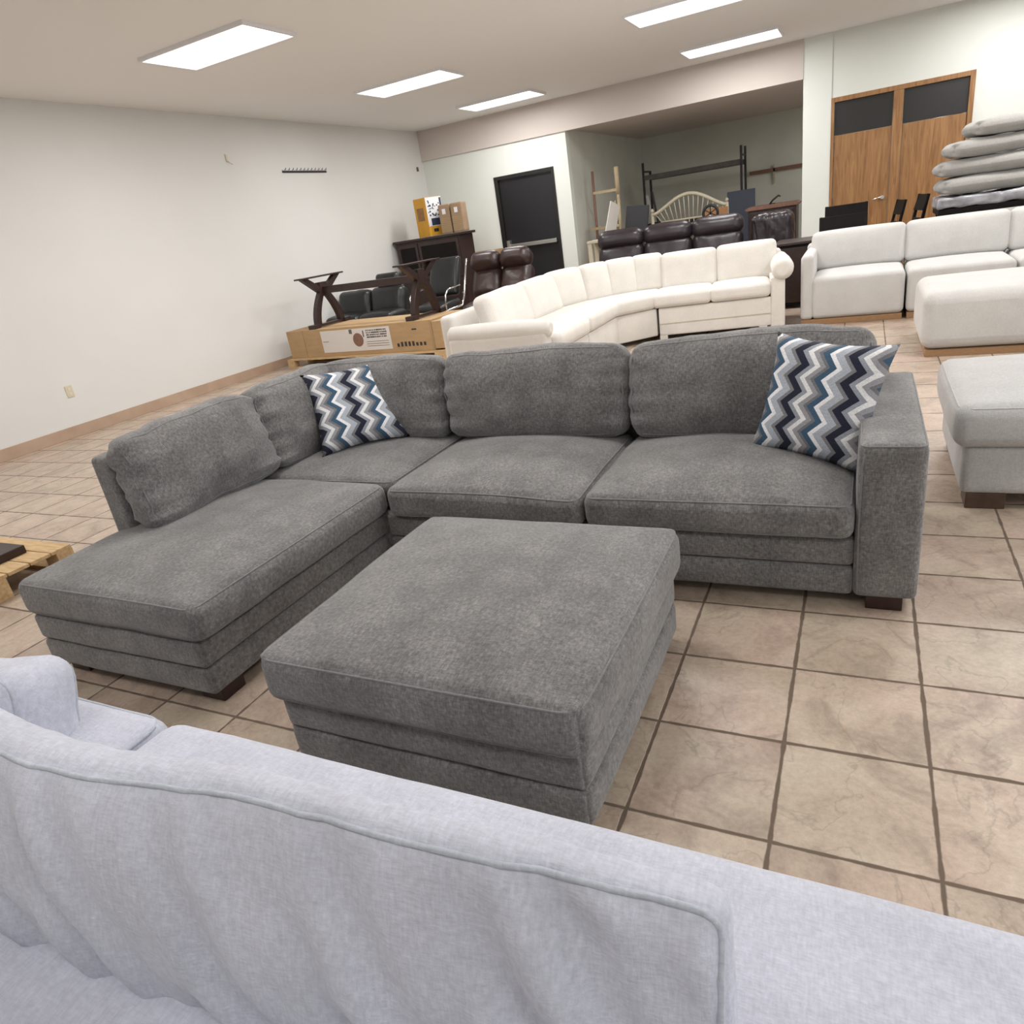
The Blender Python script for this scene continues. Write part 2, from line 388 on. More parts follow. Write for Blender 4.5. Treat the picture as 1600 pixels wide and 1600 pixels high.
OX0, OX1 = -.02, 1.70     # oak double door opening
DX0, DX1 = -5.44, -4.30   # black exit door opening incl. frame
HZ = 2.66
bw = MB()
bw.span((XL-.1, YB, 0), (DX0, YB+.15, CEIL)).span((DX1, YB, 0), (AX0, YB+.15, CEIL)).span((DX0, YB, 2.18), (DX1, YB+.15, CEIL))
bw.span((OX1, YB, 0), (XR+.2, YB+.15, CEIL)).span((OX0, YB, 2.35), (OX1, YB+.15, CEIL))
struct(bw.build('wall_back', M['wall_back']))
struct(MB().span((AX1, YB-.02, 0), (OX0, YB+.5, CEIL)).build('wall_pier', M['wall_back']))
struct(MB().span((XL, YB-.035, HZ), (AX1, YB, CEIL)).span((AX0, YB, HZ), (AX1, YB+.15, CEIL)).build('trim_1', M['bulk']))
struct(MB().span((AX0-.15, YB+.15, 0), (AX0, YA, CEIL)).build('wall_alcove_left', M['alcove']))
struct(MB().span((AX0-.15, YA, 0), (1.6, YA+.1, CEIL)).build('wall_alcove_back', M['alcove']))
struct(MB().span((1.5, YB+.15, 0), (1.6, YA, CEIL)).build('wall_alcove_right', M['alcove']))
struct(MB().span((AX0, YB+.15, HZ+.03), (1.5, YA, HZ+.12)).build('ceiling_alcove', M['bulk']))
tile_base = mat('tile_skirting', (.47, .34, .25), .45, col2=(.40, .28, .20), nscale=4)
struct(MB().span((XL, YF, 0), (XL+.015, YB, .115), .003).build('baseboard_left', tile_base))
struct(MB().span((XL, YB-.015, 0), (DX0, YB, .11), .003).span((DX1, YB-.015, 0), (AX0, YB, .11), .003).build('baseboard_back', tile_base))
# window in the right wall
wf = MB()
for y in (-4, -1.8, .4, 2.6): wf.span((XR+.02, y-.03, 1), (XR+.08, y+.03, 2.6))
wf.span((XR+.02, -4, 1), (XR+.08, 2.7, 1.06)).span((XR+.02, -4, 2.54), (XR+.08, 2.7, 2.6))
win = struct(wf.build('window_1', M['steel']))
# ceiling lights (recessed troffers) with their lamps
for i, (x, y) in enumerate(LAMPS):
    t = thing('ceiling_light', 'white fluorescent ceiling panel over the showroom floor', 'ceiling light', (x, y, CEIL), 0, 'ceiling light panels')
    MB().span((-.62, -.32, -.03), (.62, -.3, 0)).span((-.62, .3, -.03), (.62, .32, 0)).span((-.62, -.3, -.03), (-.6, .3, 0)).span((.6, -.3, -.03), (.62, .3, 0)).build('frame', M['white'], t)
    MB().span((-.6, -.3, -.015), (.6, .3, -.005)).build('diffuser', M['lampglass'], t)
    area('panel_lamp', (x, y, CEIL-.04), (0, 0, 0), 1.2, .6, LAMP_POWER[y], (1, .985, .975))

# black exit door
d = struct(MB().span((DX0, YB-.02, 0), (DX0+.07, YB+.12, 2.18), .004).span((DX1-.05, YB-.02, 0), (DX1, YB+.12, 2.18), .004).span((DX0+.07, YB-.02, 2.12), (DX1-.05, YB+.12, 2.18), .004).build('door_1', M['black2']))
MB().span((DX0+.075, YB+.03, .01), (DX1-.055, YB+.08, 2.115), .004).build('door_leaf', M['black'], d)
pb = MB().span((-5.28, YB-.055, .985), (-4.37, YB-.01, 1.05), .008).build('push_bar', M['steel'], d)
MB().span((-5.33, YB-.07, .90), (-5.27, YB+.03, 1.12), .008).build('latch_housing', M['steel'], d)
MB().span((-4.42, YB-.01, .99), (-4.38, YB+.03, 1.045)).build('bar_bracket', M['steel'], d)
# oak double door
d = struct(MB().span((OX0, YB-.03, 0), (OX0+.04, YB+.1, 2.35), .004).span((OX1-.06, YB-.03, 0), (OX1, YB+.1, 2.35), .004).span((OX0+.04, YB-.03, 2.29), (OX1-.06, YB+.1, 2.35), .004).build('door_2', M['oak']))
for a, b_ in ((OX0+.045, .755), (.885, OX1-.065)):
    lf = MB().span((a, YB+.0, .01), (b_, YB+.045, 1.865), .004).build('door_leaf', M['oak'], d)
    if a < .5:
        h = MB().cyl((.68, YB-.03, .965), .026, .04, 20, 'y').build('door_handle', M['chrome'], lf)
        MB().tube([(.68, YB-.05, .965), (.62, YB-.055, .963), (.55, YB-.052, .95)], .009).build('lever', M['chrome'], lf)
        for z in (.25, 1.0, 1.74): MB().cyl((a-.002, YB-.01, z), .012, .09, 10).build('hinge', M['redpine'], lf)
    MB().span((a, YB+.02, 1.87), (b_, YB+.03, 2.29)).build('transom_pane', M['black2'], d)
MB().span((.76, YB-.03, 0), (.88, YB+.1, 2.29), .004).build('mullion', M['oak'], d)

# wall fittings
o = MB().span((XL, 2.165, .40), (XL+.008, 2.24, .515), .002).build('wall_outlet', M['ivoryplastic']); tag(o, 'small ivory outlet plate low on the white left wall', 'outlet')
for z in (.435, .48): MB().span((XL+.007, 2.188, z-.012), (XL+.011, 2.217, z+.012), .001).build('socket', M['label'], o)
t = thing('hook_rail', 'black and white strip of hooks high on the left wall', 'hook rail', (XL, 6.68, 2.52))
MB().span((0, -.48, -.028), (.012, .48, .0), .002).build('back_strip', M['ink'], t)
MB().span((.0, -.47, .0), (.014, .47, .022), .002).build('white_strip', M['white'], t)
for k in range(12): MB().tube([(.01, -.44+k*.08, .012), (.04, -.44+k*.08, .008), (.045, -.44+k*.08, .03)], .005, 6).build('hook', M['ink'], t)
t = thing('wall_bracket', 'small white bracket alone on the upper left wall', 'bracket', (XL, 5.23, 2.62))
MB().span((0, -.015, 0), (.014, .015, .09), .003).build('plate', M['ivoryplastic'], t)
MB().tube([(.01, 0, .01), (.04, 0, -.015), (.045, .04, -.03)], .005, 6).build('hook', M['steel'], t)
o = MB().span((XL, 9.74, 2.50), (XL+.03, 9.77, 2.57), .005).build('wall_sensor', M['concrete']); tag(o, 'tiny grey sensor in the far left corner under the bulkhead', 'sensor')
# closet rail on the alcove wall
t = thing('wall_rail', 'dark wooden hanging rail fixed to the dim alcove wall', 'rail', (0, YA, 0))
MB().span((-1.75, -.06, 1.60), (.6, -.03, 1.67)).build('rail_board', M['redpine'], t)
MB().span((-1.28, -.06, 1.38), (-1.25, 0, 1.74)).build('bracket', M['creamwood'], t)

# ------------------------------------------------------------------ grey sectional
G, GP = M['grey'], M['grey_pipe']
def band(parent, x0, y0, x1, y1, z0, z1, m, name='base_band', r=.02, rxy=None):
    return soft(name, (x1-x0, y1-y0, z1-z0), r, m, parent, ((x0+x1)/2, (y0+y1)/2, z0), bulge=.006, n=26, rxy=rxy, wr=.002, wscale=4)
def foot(parent, x, y, w_=.10, d_=.09, h=.05, m=None):
    return MB().span((x-w_/2, y-d_/2, 0), (x+w_/2, y+d_/2, h), .004).build('foot', m or M['foot'], parent)
sec = thing('sectional_sofa', 'dark grey L-shaped chaise sectional sofa in the middle of the tiled floor', 'sofa')
# base: right run, chaise run
band(sec, -1.40, .055, .485, .98, .045, .152, G, 'base_band'); band(sec, -1.40, .058, .485, .98, .154, .262, G, 'base_band')
band(sec, -2.345, -.985, -1.43, .10, .048, .152, G, 'chaise_base'); band(sec, -2.345, -.985, -1.43, .10, .154, .262, G, 'chaise_base')
band(sec, -2.32, .08, -1.38, .98, .045, .262, G, 'corner_base')
for x, y in ((.58, .11), (.58, .92), (-2.24, -.90), (-1.50, -.90), (-2.24, .9), (-.45, .9)): foot(sec, x, y, .11, .10, .05)
# seat cushions
def sagfront(q, x, y, z): return q
soft('seat_cushion', (.92, .78, .13), .035, G, sec, (.02, .415, .262), crown=.062, bulge=.012, wr=.006, seed=1, pipe=['top', 'bot'], pipe_m=GP, n=26)
def sag(q, x, y, z):
    q.z -= .022*math.exp(-((x-.9)/.5)**2)*max(0, -y)**2*z; return q
soft('seat_cushion', (.90, .78, .135), .035, G, sec, (-.905, .415, .262), crown=.058, bulge=.012, wr=.006, seed=2, pipe=['top', 'bot'], pipe_m=GP, n=26, deform=sag)
soft('corner_seat_cushion', (.86, .80, .14), .035, G, sec, (-1.79, .51, .262), crown=.045, bulge=.01, wr=.006, seed=3, pipe=['top'], pipe_m=GP, n=26)
def hull(q, x, y, z):
    q.z -= .01*max(0, x)**2*z; return q
soft('chaise_cushion', (.965, 1.10, .145), .04, G, sec, (-1.877, -.445, .262), crown=.042, bulge=.012, wr=.007, seed=4, pipe=['top', 'bot'], pipe_m=GP, n=32, deform=hull)
# right arm
arm = soft('arm_rest', (.19, .95, .538), .022, G, sec, (.580, .525, .046), crown=.006, bulge=.006, wr=.003, seed=5, n=34, pipe=['top'], pipe_m=GP)
arm2 = arm
# front welt on the arm face
mb = MB(); ya = .047
mb.tube([(.497, ya+.004, .06), (.494, ya+.002, .3), (.497, ya+.003, .52), (.505, ya+.006, .562)], .0035, 6).build('piping', GP, arm, (-.580, -.525, -.046))
# back frame: rear and left
soft('back_frame', (2.88, .16, .62), .03, G, sec, (-.90, .92, .10), n=30, wr=.002, seed=6)
soft('back_frame', (.115, 1.50, .69), .022, G, sec, (-2.305, .21, .048), n=30, wr=.003, seed=7, crown=.01)
# back cushions
def backcush(w_, h, t, x, y, z, rx, rz, seed, nm='back_cushion', wr=.017, par=sec, deform=None):
    # local: x width, y height, z thickness(front) ; rotated upright
    def df(q, u, v, s):
        # puckered corners
        c = (abs(u)**5)*(abs(v)**5); q.z += 0
        edge = abs(u)**4.5
        q.z += .011*edge*math.sin(v*15+seed)+.005*edge*math.sin(v*27+seed*2)
        q.y += .010*(1-abs(u)**3)*max(0, v)
        if deform: q = deform(q, u, v, s)
        return q
    return soft(nm, (w_, h, t), min(.055, t*.35), G, par, (x, y, z), (rx, 0, rz), crown=.05, belly=.02, bulge=.018, wr=wr, wscale=3.2, seed=seed, n=34, pipe=['top'], pipe_m=GP, deform=df, wstretch=(1.0, 1.8, 1))
up = R(90-11)
backcush(.945, .40, .15, .055, .80, .600, up, 0, 11)
backcush(.915, .40, .15, -.905, .81, .600, up, 0, 12)
backcush(.78, .40, .15, -1.78, .81, .600, up, 0, 13)
backcush(.74, .385, .15, -2.215, -.185, .600, up, R(90), 14, wr=.030)
backcush(.62, .39, .15, -2.20, .47, .603, up, R(88), 15, wr=.028)

# throw pillows
def throw(name, label, corners_w, th, mt):
    """square pillow; local grid xy, pinched corners"""
    bm = bmesh.new(); n = 22; hw = corners_w/2; top = {}; bot = {}
    for i in range(n+1):
        for j in range(n+1):
            u, v = -1+2*i/n, -1+2*j/n
            x = u*hw*(1-.11*(1-v*v)); y = v*hw*(1-.11*(1-u*u))
            h = th/2*(max(0, 1-u**4)**.55)*(max(0, 1-v**4)**.55)
            h *= 1+.10*noise.noise(Vector((u*1.7, v*1.7, th*9)))
            edge = i in (0, n) or j in (0, n)
            top[i, j] = bm.verts.new((x, y, h if not edge else 0))
            bot[i, j] = top[i, j] if edge else bm.verts.new((x, y, -h))
    for i in range(n):
        for j in range(n):
            bm.faces.new((top[i, j], top[i+1, j], top[i+1, j+1], top[i, j+1]))
            bm.faces.new((bot[i, j], bot[i, j+1], bot[i+1, j+1], bot[i+1, j]))
    for f in bm.faces: f.smooth = True
    bmesh.ops.recalc_face_normals(bm, faces=bm.faces)
    me = bpy.data.meshes.new(name); bm.to_mesh(me); bm.free(); me.materials.append(mt)
    o = link(name, me); tag(o, label, 'cushion', 'chevron throw pillows'); return o
def place_plane(o, BL, BR, TL, lift=0):
    BL, BR, TL = Vector(BL), Vector(BR), Vector(TL)
    ex = (BR-BL).normalized(); ey = (TL-BL); ey -= ex*ey.dot(ex); ey.normalize(); ez = ex.cross(ey)
    c = (BR+TL)/2+ez*lift
    mm = Matrix((ex, ey, ez)).transposed().to_4x4(); mm.translation = c; o.matrix_world = mm
p1 = throw('throw_pillow', 'blue and white chevron pillow against the right arm of the grey sectional', .45, .13, chevron('chevron_knit_right', .30, -1))
place_plane(p1, (.085, .52, .45), (.460, .33, .42), (.250, .58, .815), .015)
p2 = throw('throw_pillow', 'blue and white chevron pillow in the left corner of the grey sectional', .455, .14, chevron('chevron_knit_left', .75, 1))
place_plane(p2, (-1.915, .345, .435), (-1.60, .645, .44), (-2.10, .50, .80), .02)

# ------------------------------------------------------------------ grey ottoman
ot = thing('ottoman', 'large square dark grey ottoman with welted cushion in front of the sectional', 'ottoman')
band(ot, -.945, -1.135, -.035, -.245, .045, .154, G, 'base_band', rxy=.035); band(ot, -.945, -1.135, -.035, -.245, .156, .266, G, 'base_band', rxy=.035)
soft('seat_cushion', (.945, .945, .14), .032, G, ot, (-.488, -.690, .266), crown=.045, bulge=.012, wr=.005, seed=21, pipe=['top', 'bot'], pipe_m=GP, n=36, rxy=.05)
for x, y in ((-.86, -1.05), (-.12, -1.05), (-.86, -.33), (-.12, -.33)): foot(ot, x, y)

# ------------------------------------------------------------------ foreground pale sofa
B_, BP = M['blue'], M['blue_pipe']
fg = thing('sofa', 'pale blue-grey sofa seen over its back, nearest the camera', 'sofa')
def fgband(a, b, nm='base_band', **k): return soft(nm, (b[0]-a[0], b[1]-a[1], b[2]-a[2]), .03, B_, fg, ((a[0]+b[0])/2, (a[1]+b[1])/2, a[2]), n=26, **k)
fgband((-2.1, -2.10, .06), (.95, -1.52, .28))
soft('seat_cushion', (1.65, .62, .20), .055, B_, fg, (-.055, -1.765, .275), crown=.02, bulge=.006, wr=.004, seed=31, n=34)
soft('seat_cushion', (1.10, .62, .20), .045, B_, fg, (-1.445, -1.765, .262), crown=.008, bulge=.006, wr=.004, seed=32, n=30, pipe=['top', 'bot'], pipe_m=BP, pipe_r=.005)
fgband((-2.1, -2.22, .06), (.95, -2.06, .52), 'back_frame')
fgband((.80, -2.2, .06), (1.0, -1.50, .56), 'arm_rest')
for x, y in ((-2.0, -1.6), (.85, -1.6), (-2.0, -2.12), (.85, -2.12)): foot(fg, x, y, .08, .08, .06, M['brownfoot'])
# long back cushion: boxed, slumped
def slump(q, u, v, s):
    # v: up, u: along, s: 0 rear .. 1 front
    f = max(0, v)
    q.y -= .030*f*(max(0, (u-.2))/.8)**2 + .012*f*math.sin(u*5+1)
    q.z += .010*math.sin(u*9+v*2)*f 
    q.z -= .022*max(0, u+.1)*s*max(0, v)
    q.z += .011*(math.sin(u*38+v*5.0+2*noise.noise(Vector((u*3, v*2, 5))))+.7*math.sin(u*61+v*6))*s*(1-abs(v)**8)*(.35+.65*max(0, noise.noise(Vector((u*4, v, 1)))+.5))
    return q
bc = soft('back_cushion', (1.66, .40, .070), .024, B_, fg, (-.44, -1.822, .60), (R(90-6), 0, R(3)), crown=.045, belly=.012, bulge=.008, wr=.013, wscale=2.6, seed=33, n=120, pipe=['top'], pipe_m=BP, pipe_r=.0038, deform=slump, wstretch=(2.2, .55, 1))
def plump(q, u, v, s): return q
soft('back_cushion', (.56, .26, .17), .045, B_, fg, (-1.37, -1.60, .49), (R(72), R(0), R(17)), crown=.035, bulge=.012, wr=.014, wscale=4, seed=34, n=30, pipe=['top', 'bot'], pipe_m=BP, pipe_r=.005)

# ------------------------------------------------------------------ pale grey ottoman right
lo = thing('ottoman', 'light grey ottoman with brown block feet at the right edge', 'ottoman')
soft('base', (1.1, .84, .21), .03, M['lightgrey'], lo, (1.42, 1.36, .066), bulge=.004, n=26)
soft('seat_cushion', (1.17, .88, .18), .05, M['lightgrey'], lo, (1.415, 1.345, .272), crown=.04, bulge=.012, n=30, pipe=['top'], pipe_m=M['lightgrey'], wr=.004, seed=41)
for x, y in ((.965, 1.02), (1.88, 1.02), (.965, 1.70), (1.88, 1.70)): MB().span((x-.07, y-.07, 0), (x+.07, y+.07, .07), .004).build('foot', M['brownfoot'], lo)

# ------------------------------------------------------------------ ivory ottoman with wooden plinth
io = thing('ottoman', 'ivory rectangular ottoman on an oak plinth before the ivory sectional', 'ottoman')
MB().span((.915, 3.82, 0), (2.25, 4.80, .05), .004).build('plinth', M['oakplinth'], io)
soft('upholstered_block', (1.40, 1.02, .42), .085, M['ivory'], io, (1.582, 4.31, .05), crown=.02, bulge=.006, n=34)

# ------------------------------------------------------------------ ivory modular sectional
IV = M['ivory']
iv = thing('sectional_sofa', 'ivory modular sectional on a thin oak plinth along the right side', 'sofa')
for i, (x0, x1) in enumerate(((-.078, .835), (.855, 1.70), (1.72, 2.62))):
    MB().span((x0+.01, 5.52, 0), (x1-.01, 6.50, .055), .004).build('plinth', M['oakplinth'], iv)
    s0 = x0+.10 if i == 0 else x0
    soft('seat_block', (x1-s0, .95, .40), .05, IV, iv, ((s0+x1)/2, 5.99, .055), crown=.02, bulge=.004, n=30)
    soft('back_frame', (x1-x0, .12, .66), .04, IV, iv, ((x0+x1)/2, 6.47, .055), n=24)
    soft('back_cushion', (x1-s0+.02 if i else x1-s0+.05, .38, .17), .055, IV, iv, ((s0+x1)/2-(.015 if i == 0 else 0), 6.33, .62), (R(78), 0, 0), crown=.04, bulge=.01, n=28)
soft('arm_rest', (.115, .98, .62), .04, IV, iv, (-.02, 6.00, .055), crown=.01, n=30)
soft('corner_frame', (.12, 1.0, .66), .04, IV, iv, (2.66, 6.0, .055), n=24)

# ------------------------------------------------------------------ cream sectional (angled corner)
CR = M['cream']
cs = thing('sectional_sofa', 'cream cotton sectional with rolled arms and angled corner behind the grey sectional', 'sofa', (-1.456, 5.233, 0), R(7.8))
c0 = cs
def W2L(x, y):
    a = R(7.8); dx, dy = x+1.456, y-5.233
    return (dx*math.cos(a)+dy*math.sin(a), -dx*math.sin(a)+dy*math.cos(a))
# right run (local frame, front at y=0)
soft('apron', (1.12, .85, .285), .015, CR, cs, (.57, .44, .05), n=24)
MB().span((.02, .01, .17), (1.12, .016, .178)).build('seam_line', M['creamwood'], cs)
for x in (.06, 1.06): MB().span((x-.05, .02, 0), (x+.03, .09, .06), .006).build('foot', CR, cs)
soft('seat_cushion', (.60, .64, .145), .05, CR, cs, (.25, .30, .338), crown=.02, bulge=.01, n=24)
soft('seat_cushion', (.585, .64, .145), .05, CR, cs, (.83, .30, .338), crown=.02, bulge=.01, n=24)
soft('back_cushion', (.585, .40, .15), .05, CR, cs, (.30, .68, .62), (R(78), 0, 0), crown=.03, bulge=.008, n=24)
soft('back_cushion', (.60, .40, .15), .05, CR, cs, (.895, .68, .625), (R(78), 0, 0), crown=.03, bulge=.008, n=24)
soft('back_frame', (1.30, .14, .68), .04, CR, cs, (.60, .80, .05), n=24)
a_ = soft('arm_rest', (.135, .86, .52), .025, CR, cs, (1.19, .43, 0), n=26)
mb = MB(); mb.tube([(1.235, -.05, .585), (1.235, -.04, .585), (1.235, -.01, .587), (1.235, .08, .59), (1.235, .5, .595), (1.235, .86, .60)], [.05, .078, .098, .106, .102, .09], 20); mb.build('arm_roll', CR, a_, (-1.19, -.43, 0))
# corner wedge + left run in world coords (child empties not needed: points converted)
def poly(pts, z0, z1, nm, bev=.02, m=CR):
    pts = [W2L(*p) for p in pts]
    mb = MB(); mb.prism(pts, z1-z0, 'z', z0, bev); o = mb.build(nm, m, cs)
    for p in o.data.polygons: p.use_smooth = True
    md = o.modifiers.new('n', 'WEIGHTED_NORMAL') if False else None
    return o
poly([(-1.80, 4.02), (-1.80, 4.93), (-1.475, 5.27), (-1.58, 6.08), (-2.2, 5.95), (-2.78, 5.35), (-2.80, 4.02)], .05, .335, 'corner_apron', .012)
poly([(-1.775, 4.05), (-1.775, 4.90), (-1.47, 5.23), (-1.58, 5.98), (-2.2, 5.85), (-2.7, 5.3), (-2.7, 4.05)], .338, .49, 'corner_seat_cushion', .045)
poly([(-1.80, 3.20), (-1.80, 4.015), (-2.80, 4.015), (-2.80, 3.20)], .05, .335, 'apron', .012)
poly([(-1.77, 3.26), (-1.77, 4.04), (-2.7, 4.04), (-2.7, 3.26)], .338, .49, 'seat_cushion', .05)
def wobj(nm, size, r, x, y, z, tilt, heading, **k):
    lx, ly = W2L(x, y)
    return soft(nm, size, r, CR, cs, (lx, ly, z), (R(tilt), 0, R(heading-7.8)), n=24, **k)
wobj('back_frame', (1.75, .14, .66), .04, -2.83, 4.10, .05, 0, 90)
wobj('back_frame', (.90, .14, .66), .04, -2.58, 5.42, .05, 0, 55)
wobj('back_frame', (1.0, .14, .66), .04, -1.98, 6.08, .05, 0, 24)
wobj('back_cushion', (.84, .40, .17), .06, -2.58, 3.75, .62, 77, 90, crown=.04, bulge=.012, wr=.008, wscale=3, seed=51)
wobj('back_cushion', (.74, .40, .17), .06, -2.57, 4.53, .62, 77, 88, crown=.04, bulge=.012, wr=.008, wscale=3, seed=52)
wobj('back_cushion', (.50, .40, .17), .06, -2.50, 5.15, .63, 78, 66, crown=.04, bulge=.01, seed=53)
wobj('back_cushion', (.36, .40, .17), .05, -2.27, 5.52, .63, 78, 52, crown=.03, bulge=.01, seed=54)
wobj('back_cushion', (.36, .40, .17), .05, -2.02, 5.76, .63, 78, 36, crown=.03, bulge=.01, seed=55)
wobj('back_cushion', (.34, .40, .17), .05, -1.72, 5.92, .63, 78, 16, crown=.03, bulge=.01, seed=56)
al = wobj('arm_rest', (.93, .14, .52), .03, -2.31, 3.18, 0, 0, 0)
mb = MB(); mb.tube([(.50, 0, .545), (.48, 0, .545), (.3, 0, .55), (-.2, 0, .55), (-.45, 0, .55), (-.48, 0, .55)], [.04, .07, .080, .082, .07, .04], 16); mb.build('arm_roll', CR, al)

# ------------------------------------------------------------------ leather recliner sofas
def recliner(name, label, m, loc, rz, n_seat, w_each, h, arm=.2, headrest=True, arms=(1, 1), depth=.9, lean=12, scale_h=1.0):
    t = thing(name, label, 'sofa', loc, rz)
    W = n_seat*w_each
    soft('base', (W+(arms[0]+arms[1])*arm*.9, depth*.85, .30), .05, m, t, ((arms[1]-arms[0])*arm*.45, .05, .03), n=24)
    for k in range(n_seat):
        x = -W/2+w_each*(k+.5)
        soft('seat_cushion', (w_each*.97, depth*.62, .20), .07, m, t, (x, -.10, .28), crown=.03, bulge=.01, n=22, wr=.008, seed=60+k)
        soft('back_cushion', (w_each*.97, .42, .22), .08, m, t, (x, depth*.30, h-.40), (R(90-lean), 0, 0), crown=.05, bulge=.012, n=24, wr=.012, seed=70+k, wscale=4)
        if headrest: soft('headrest', (w_each*.98, .25, .26), .10, m, t, (x, depth*.36, h-.13), (R(90-lean), 0, 0), crown=.04, bulge=.015, n=24, wr=.008, seed=80+k)
    for s_, on in ((-1, arms[0]), (1, arms[1])):
        if on: soft('arm_rest', (arm, depth, .58), .09, m, t, (s_*(W/2+arm*.46), 0, .03), (0, 0, 0), crown=.03, bulge=.02, n=26, wr=.012, seed=90+s_, wscale=5)
    return t
ls = recliner('leather_sofa', 'dark brown leather three-seat sofa with padded headrests behind the cream sectional', M['leather_dk'], (-1.93, 7.75, 0), R(2), 3, .655, 1.06, .24, True, (1, 1))
# draped arm throw at its right end
soft('draped_arm_cushion', (.50, .30, .42), .07, M['leather_dk'], ls, (1.34, .254, .60), (0, 0, R(-4)), crown=.02, bulge=.01, n=34, wr=.035, wscale=7, seed=99, wstretch=(2, .6, .5))
recliner('reclining_loveseat', 'glossy brown leather recliner pair beside the black exit door', M['leather_br'], (-3.90, 6.50, 0), R(4), 2, .43, 1.02, .14, True, (0, 1), .95, 30)
bl = recliner('leather_loveseat', 'black leather recliner loveseat behind the dark trestle table base', M['leather_b'], (-6.17, 6.62, 0), R(3), 2, .60, .95, .0, False, (0, 0), .9, 16)
soft('headrest', (.42, .20, .16), .06, M['leather_b'], bl, (.28, .34, .86), (R(74), 0, 0), crown=.02, n=18)

# black lounge chair with chrome frame
lc = thing('lounge_chair', 'black leather lounge chair with chrome frame between trestle and brown recliner', 'chair', (-4.98, 6.72, 0), R(-4))
soft('backrest', (.50, .55, .10), .045, M['leather_b'], lc, (0, .28, .80), (R(68), 0, 0), crown=.03, n=22, wr=.006, seed=101)
soft('seat', (.52, .52, .12), .05, M['leather_b'], lc, (0, -.08, .38), (R(6), 0, 0), crown=.03, n=22)
for s_ in (-1, 1):
    MB().tube([(s_*.29, .42, 1.02), (s_*.29, .20, .52), (s_*.29, .12, .42), (s_*.29, -.33, .40)], .014).build('side_frame', M['chrome'], lc)
    MB().tube([(s_*.29, .14, .70), (s_*.31, -.20, .68), (s_*.31, -.28, .62), (s_*.29, -.30, .42)], .012).build('arm_rest', M['chrome'], lc)
MB().cyl((0, -.05, .22), .03, .34).build('column', M['black2'], lc)
for k in range(5):
    a = R(72*k+20); MB().beam((0, -.05, .07), (.32*math.cos(a), -.05+.32*math.sin(a), .035), .045, .04, .004).build('leg', M['black2'], lc)

# ------------------------------------------------------------------ pallet, long carton, trestle base
def pallet(name, label, loc, rz, L_, Wd, H=.12):
    t = thing(name, label, 'pallet', loc, rz)
    n = 7
    for k in range(n):
        y = Wd*(k+.5)/n; MB().span((0, y-Wd/n*.47, H-.018), (L_, y+Wd/n*.47, H), .002).build('deck_board', M['pallet'], t)
    for y in (.045, Wd/2, Wd-.045):
        for x in (.06, L_/2, L_-.06): MB().span((x-.06, y-.045, .018), (x+.06, y+.045, H-.018), .003).build('block', M['pallet'], t)
        MB().span((0, y-.045, 0), (L_, y+.045, .018), .002).build('bottom_board', M['pallet'], t)
    return t
pallet('wooden_pallet', 'pale pine pallet carrying the long cardboard carton by the left wall', (-6.56, 5.08, 0), R(-3.8), 2.60, .80)
lb = thing('long_carton', 'long flat cardboard carton with printed label lying on the pallet', 'box', (-6.52, 5.15, .121), R(-3.8))
MB().span((0, 0, 0), (2.42, .72, .36), .004).build('carton', M['card'], lb)
MB().span((2.425, .0, .02), (2.55, .70, .34), .004).build('end_flap', M['card'], lb)
lbl = MB().span((.62, -.004, .05), (1.78, 0, .33)).build('label', M['label'], lb)
mb = MB(); random.seed(4)
for r_ in range(4):
    for k in range(12):
        mb.span((1.40+k*.028, -.006, .29-r_*.028), (1.40+k*.028+random.uniform(.012, .026), -.0045, .305-r_*.028))
for k in range(3): mb.span((1.38, -.006, .10+k*.028), (1.74, -.0045, .104+k*.028))
mb.span((.64, -.006, .19), (.74, -.0045, .195))
mb.build('printed_text', M['ink'], lbl)
MB().cyl((1.25, -.005, .19), .085, .003, 20, 'y').build('picture', M['redpine'], lbl)
MB().span((1.12, -.0052, .27), (1.17, -.0042, .325)).span((1.34, -.0052, .22), (1.36, -.0042, .30)).build('picture', M['concrete'], lbl)
mb = MB()
for k in range(8): mb.span((1.86+k*.058, -.004, .07), (1.86+k*.058+.032, 0, .07+random.choice((.04, .055))))
mb.span((2.12, -.004, .26), (2.19, 0, .275))
mb.build('handling_symbols', M['ink'], lb)
mb = MB().span((2.40, -.003, .0), (2.405, 0, .36)).span((.30, -.003, 0), (.304, 0, .36)).build('tape_seam', M['card2'], lb)
# trestle base
tr = thing('trestle_table_base', 'dark wooden X-leg trestle table base standing on the long carton', 'table base', (-6.05, 5.50, .483), R(-4))
def xleg(px):
    T_ = .07
    for s_ in (1, -1):
        pts = []
        outl = []
        for k in range(11):
            t = k/10; z = .04+t*.44; y = .27-.22*(t**1.8); outl.append((s_*y, z))
        inn = [(s_*(abs(y)-.085-.01*math.sin(i/10*3.14)), z) for i, (y, z) in enumerate([(abs(a), b) for a, b in outl])]
        mb = MB(); mb.prism(outl+inn[::-1], T_, 'x', px-T_/2, .004); mb.build('curved_leg', M['darkwood'], tr)
        mb = MB(); mb.prism([(s_*.0, .42), (s_*.07, .42), (s_*.36, .625), (s_*.25, .625), (s_*.0, .47)], T_, 'x', px-T_/2, .003); mb.build('upper_strut', M['darkwood'], tr)
        MB().span((px-.06, s_*.30-.06, 0), (px+.06, s_*.30+.06, .05), .004).build('foot', M['darkwood'], tr)
    MB().span((px-.03, -.25, .01), (px+.03, .25, .04)).build('foot_rail', M['darkwood'], tr)
    MB().span((px-.07, -.40, .625), (px+.07, .40, .645), .004).build('top_plate', M['darkwood'], tr)
    MB().span((px-.04, -.07, .38), (px+.04, .07, .56), .004).build('hub_block', M['darkwood'], tr)
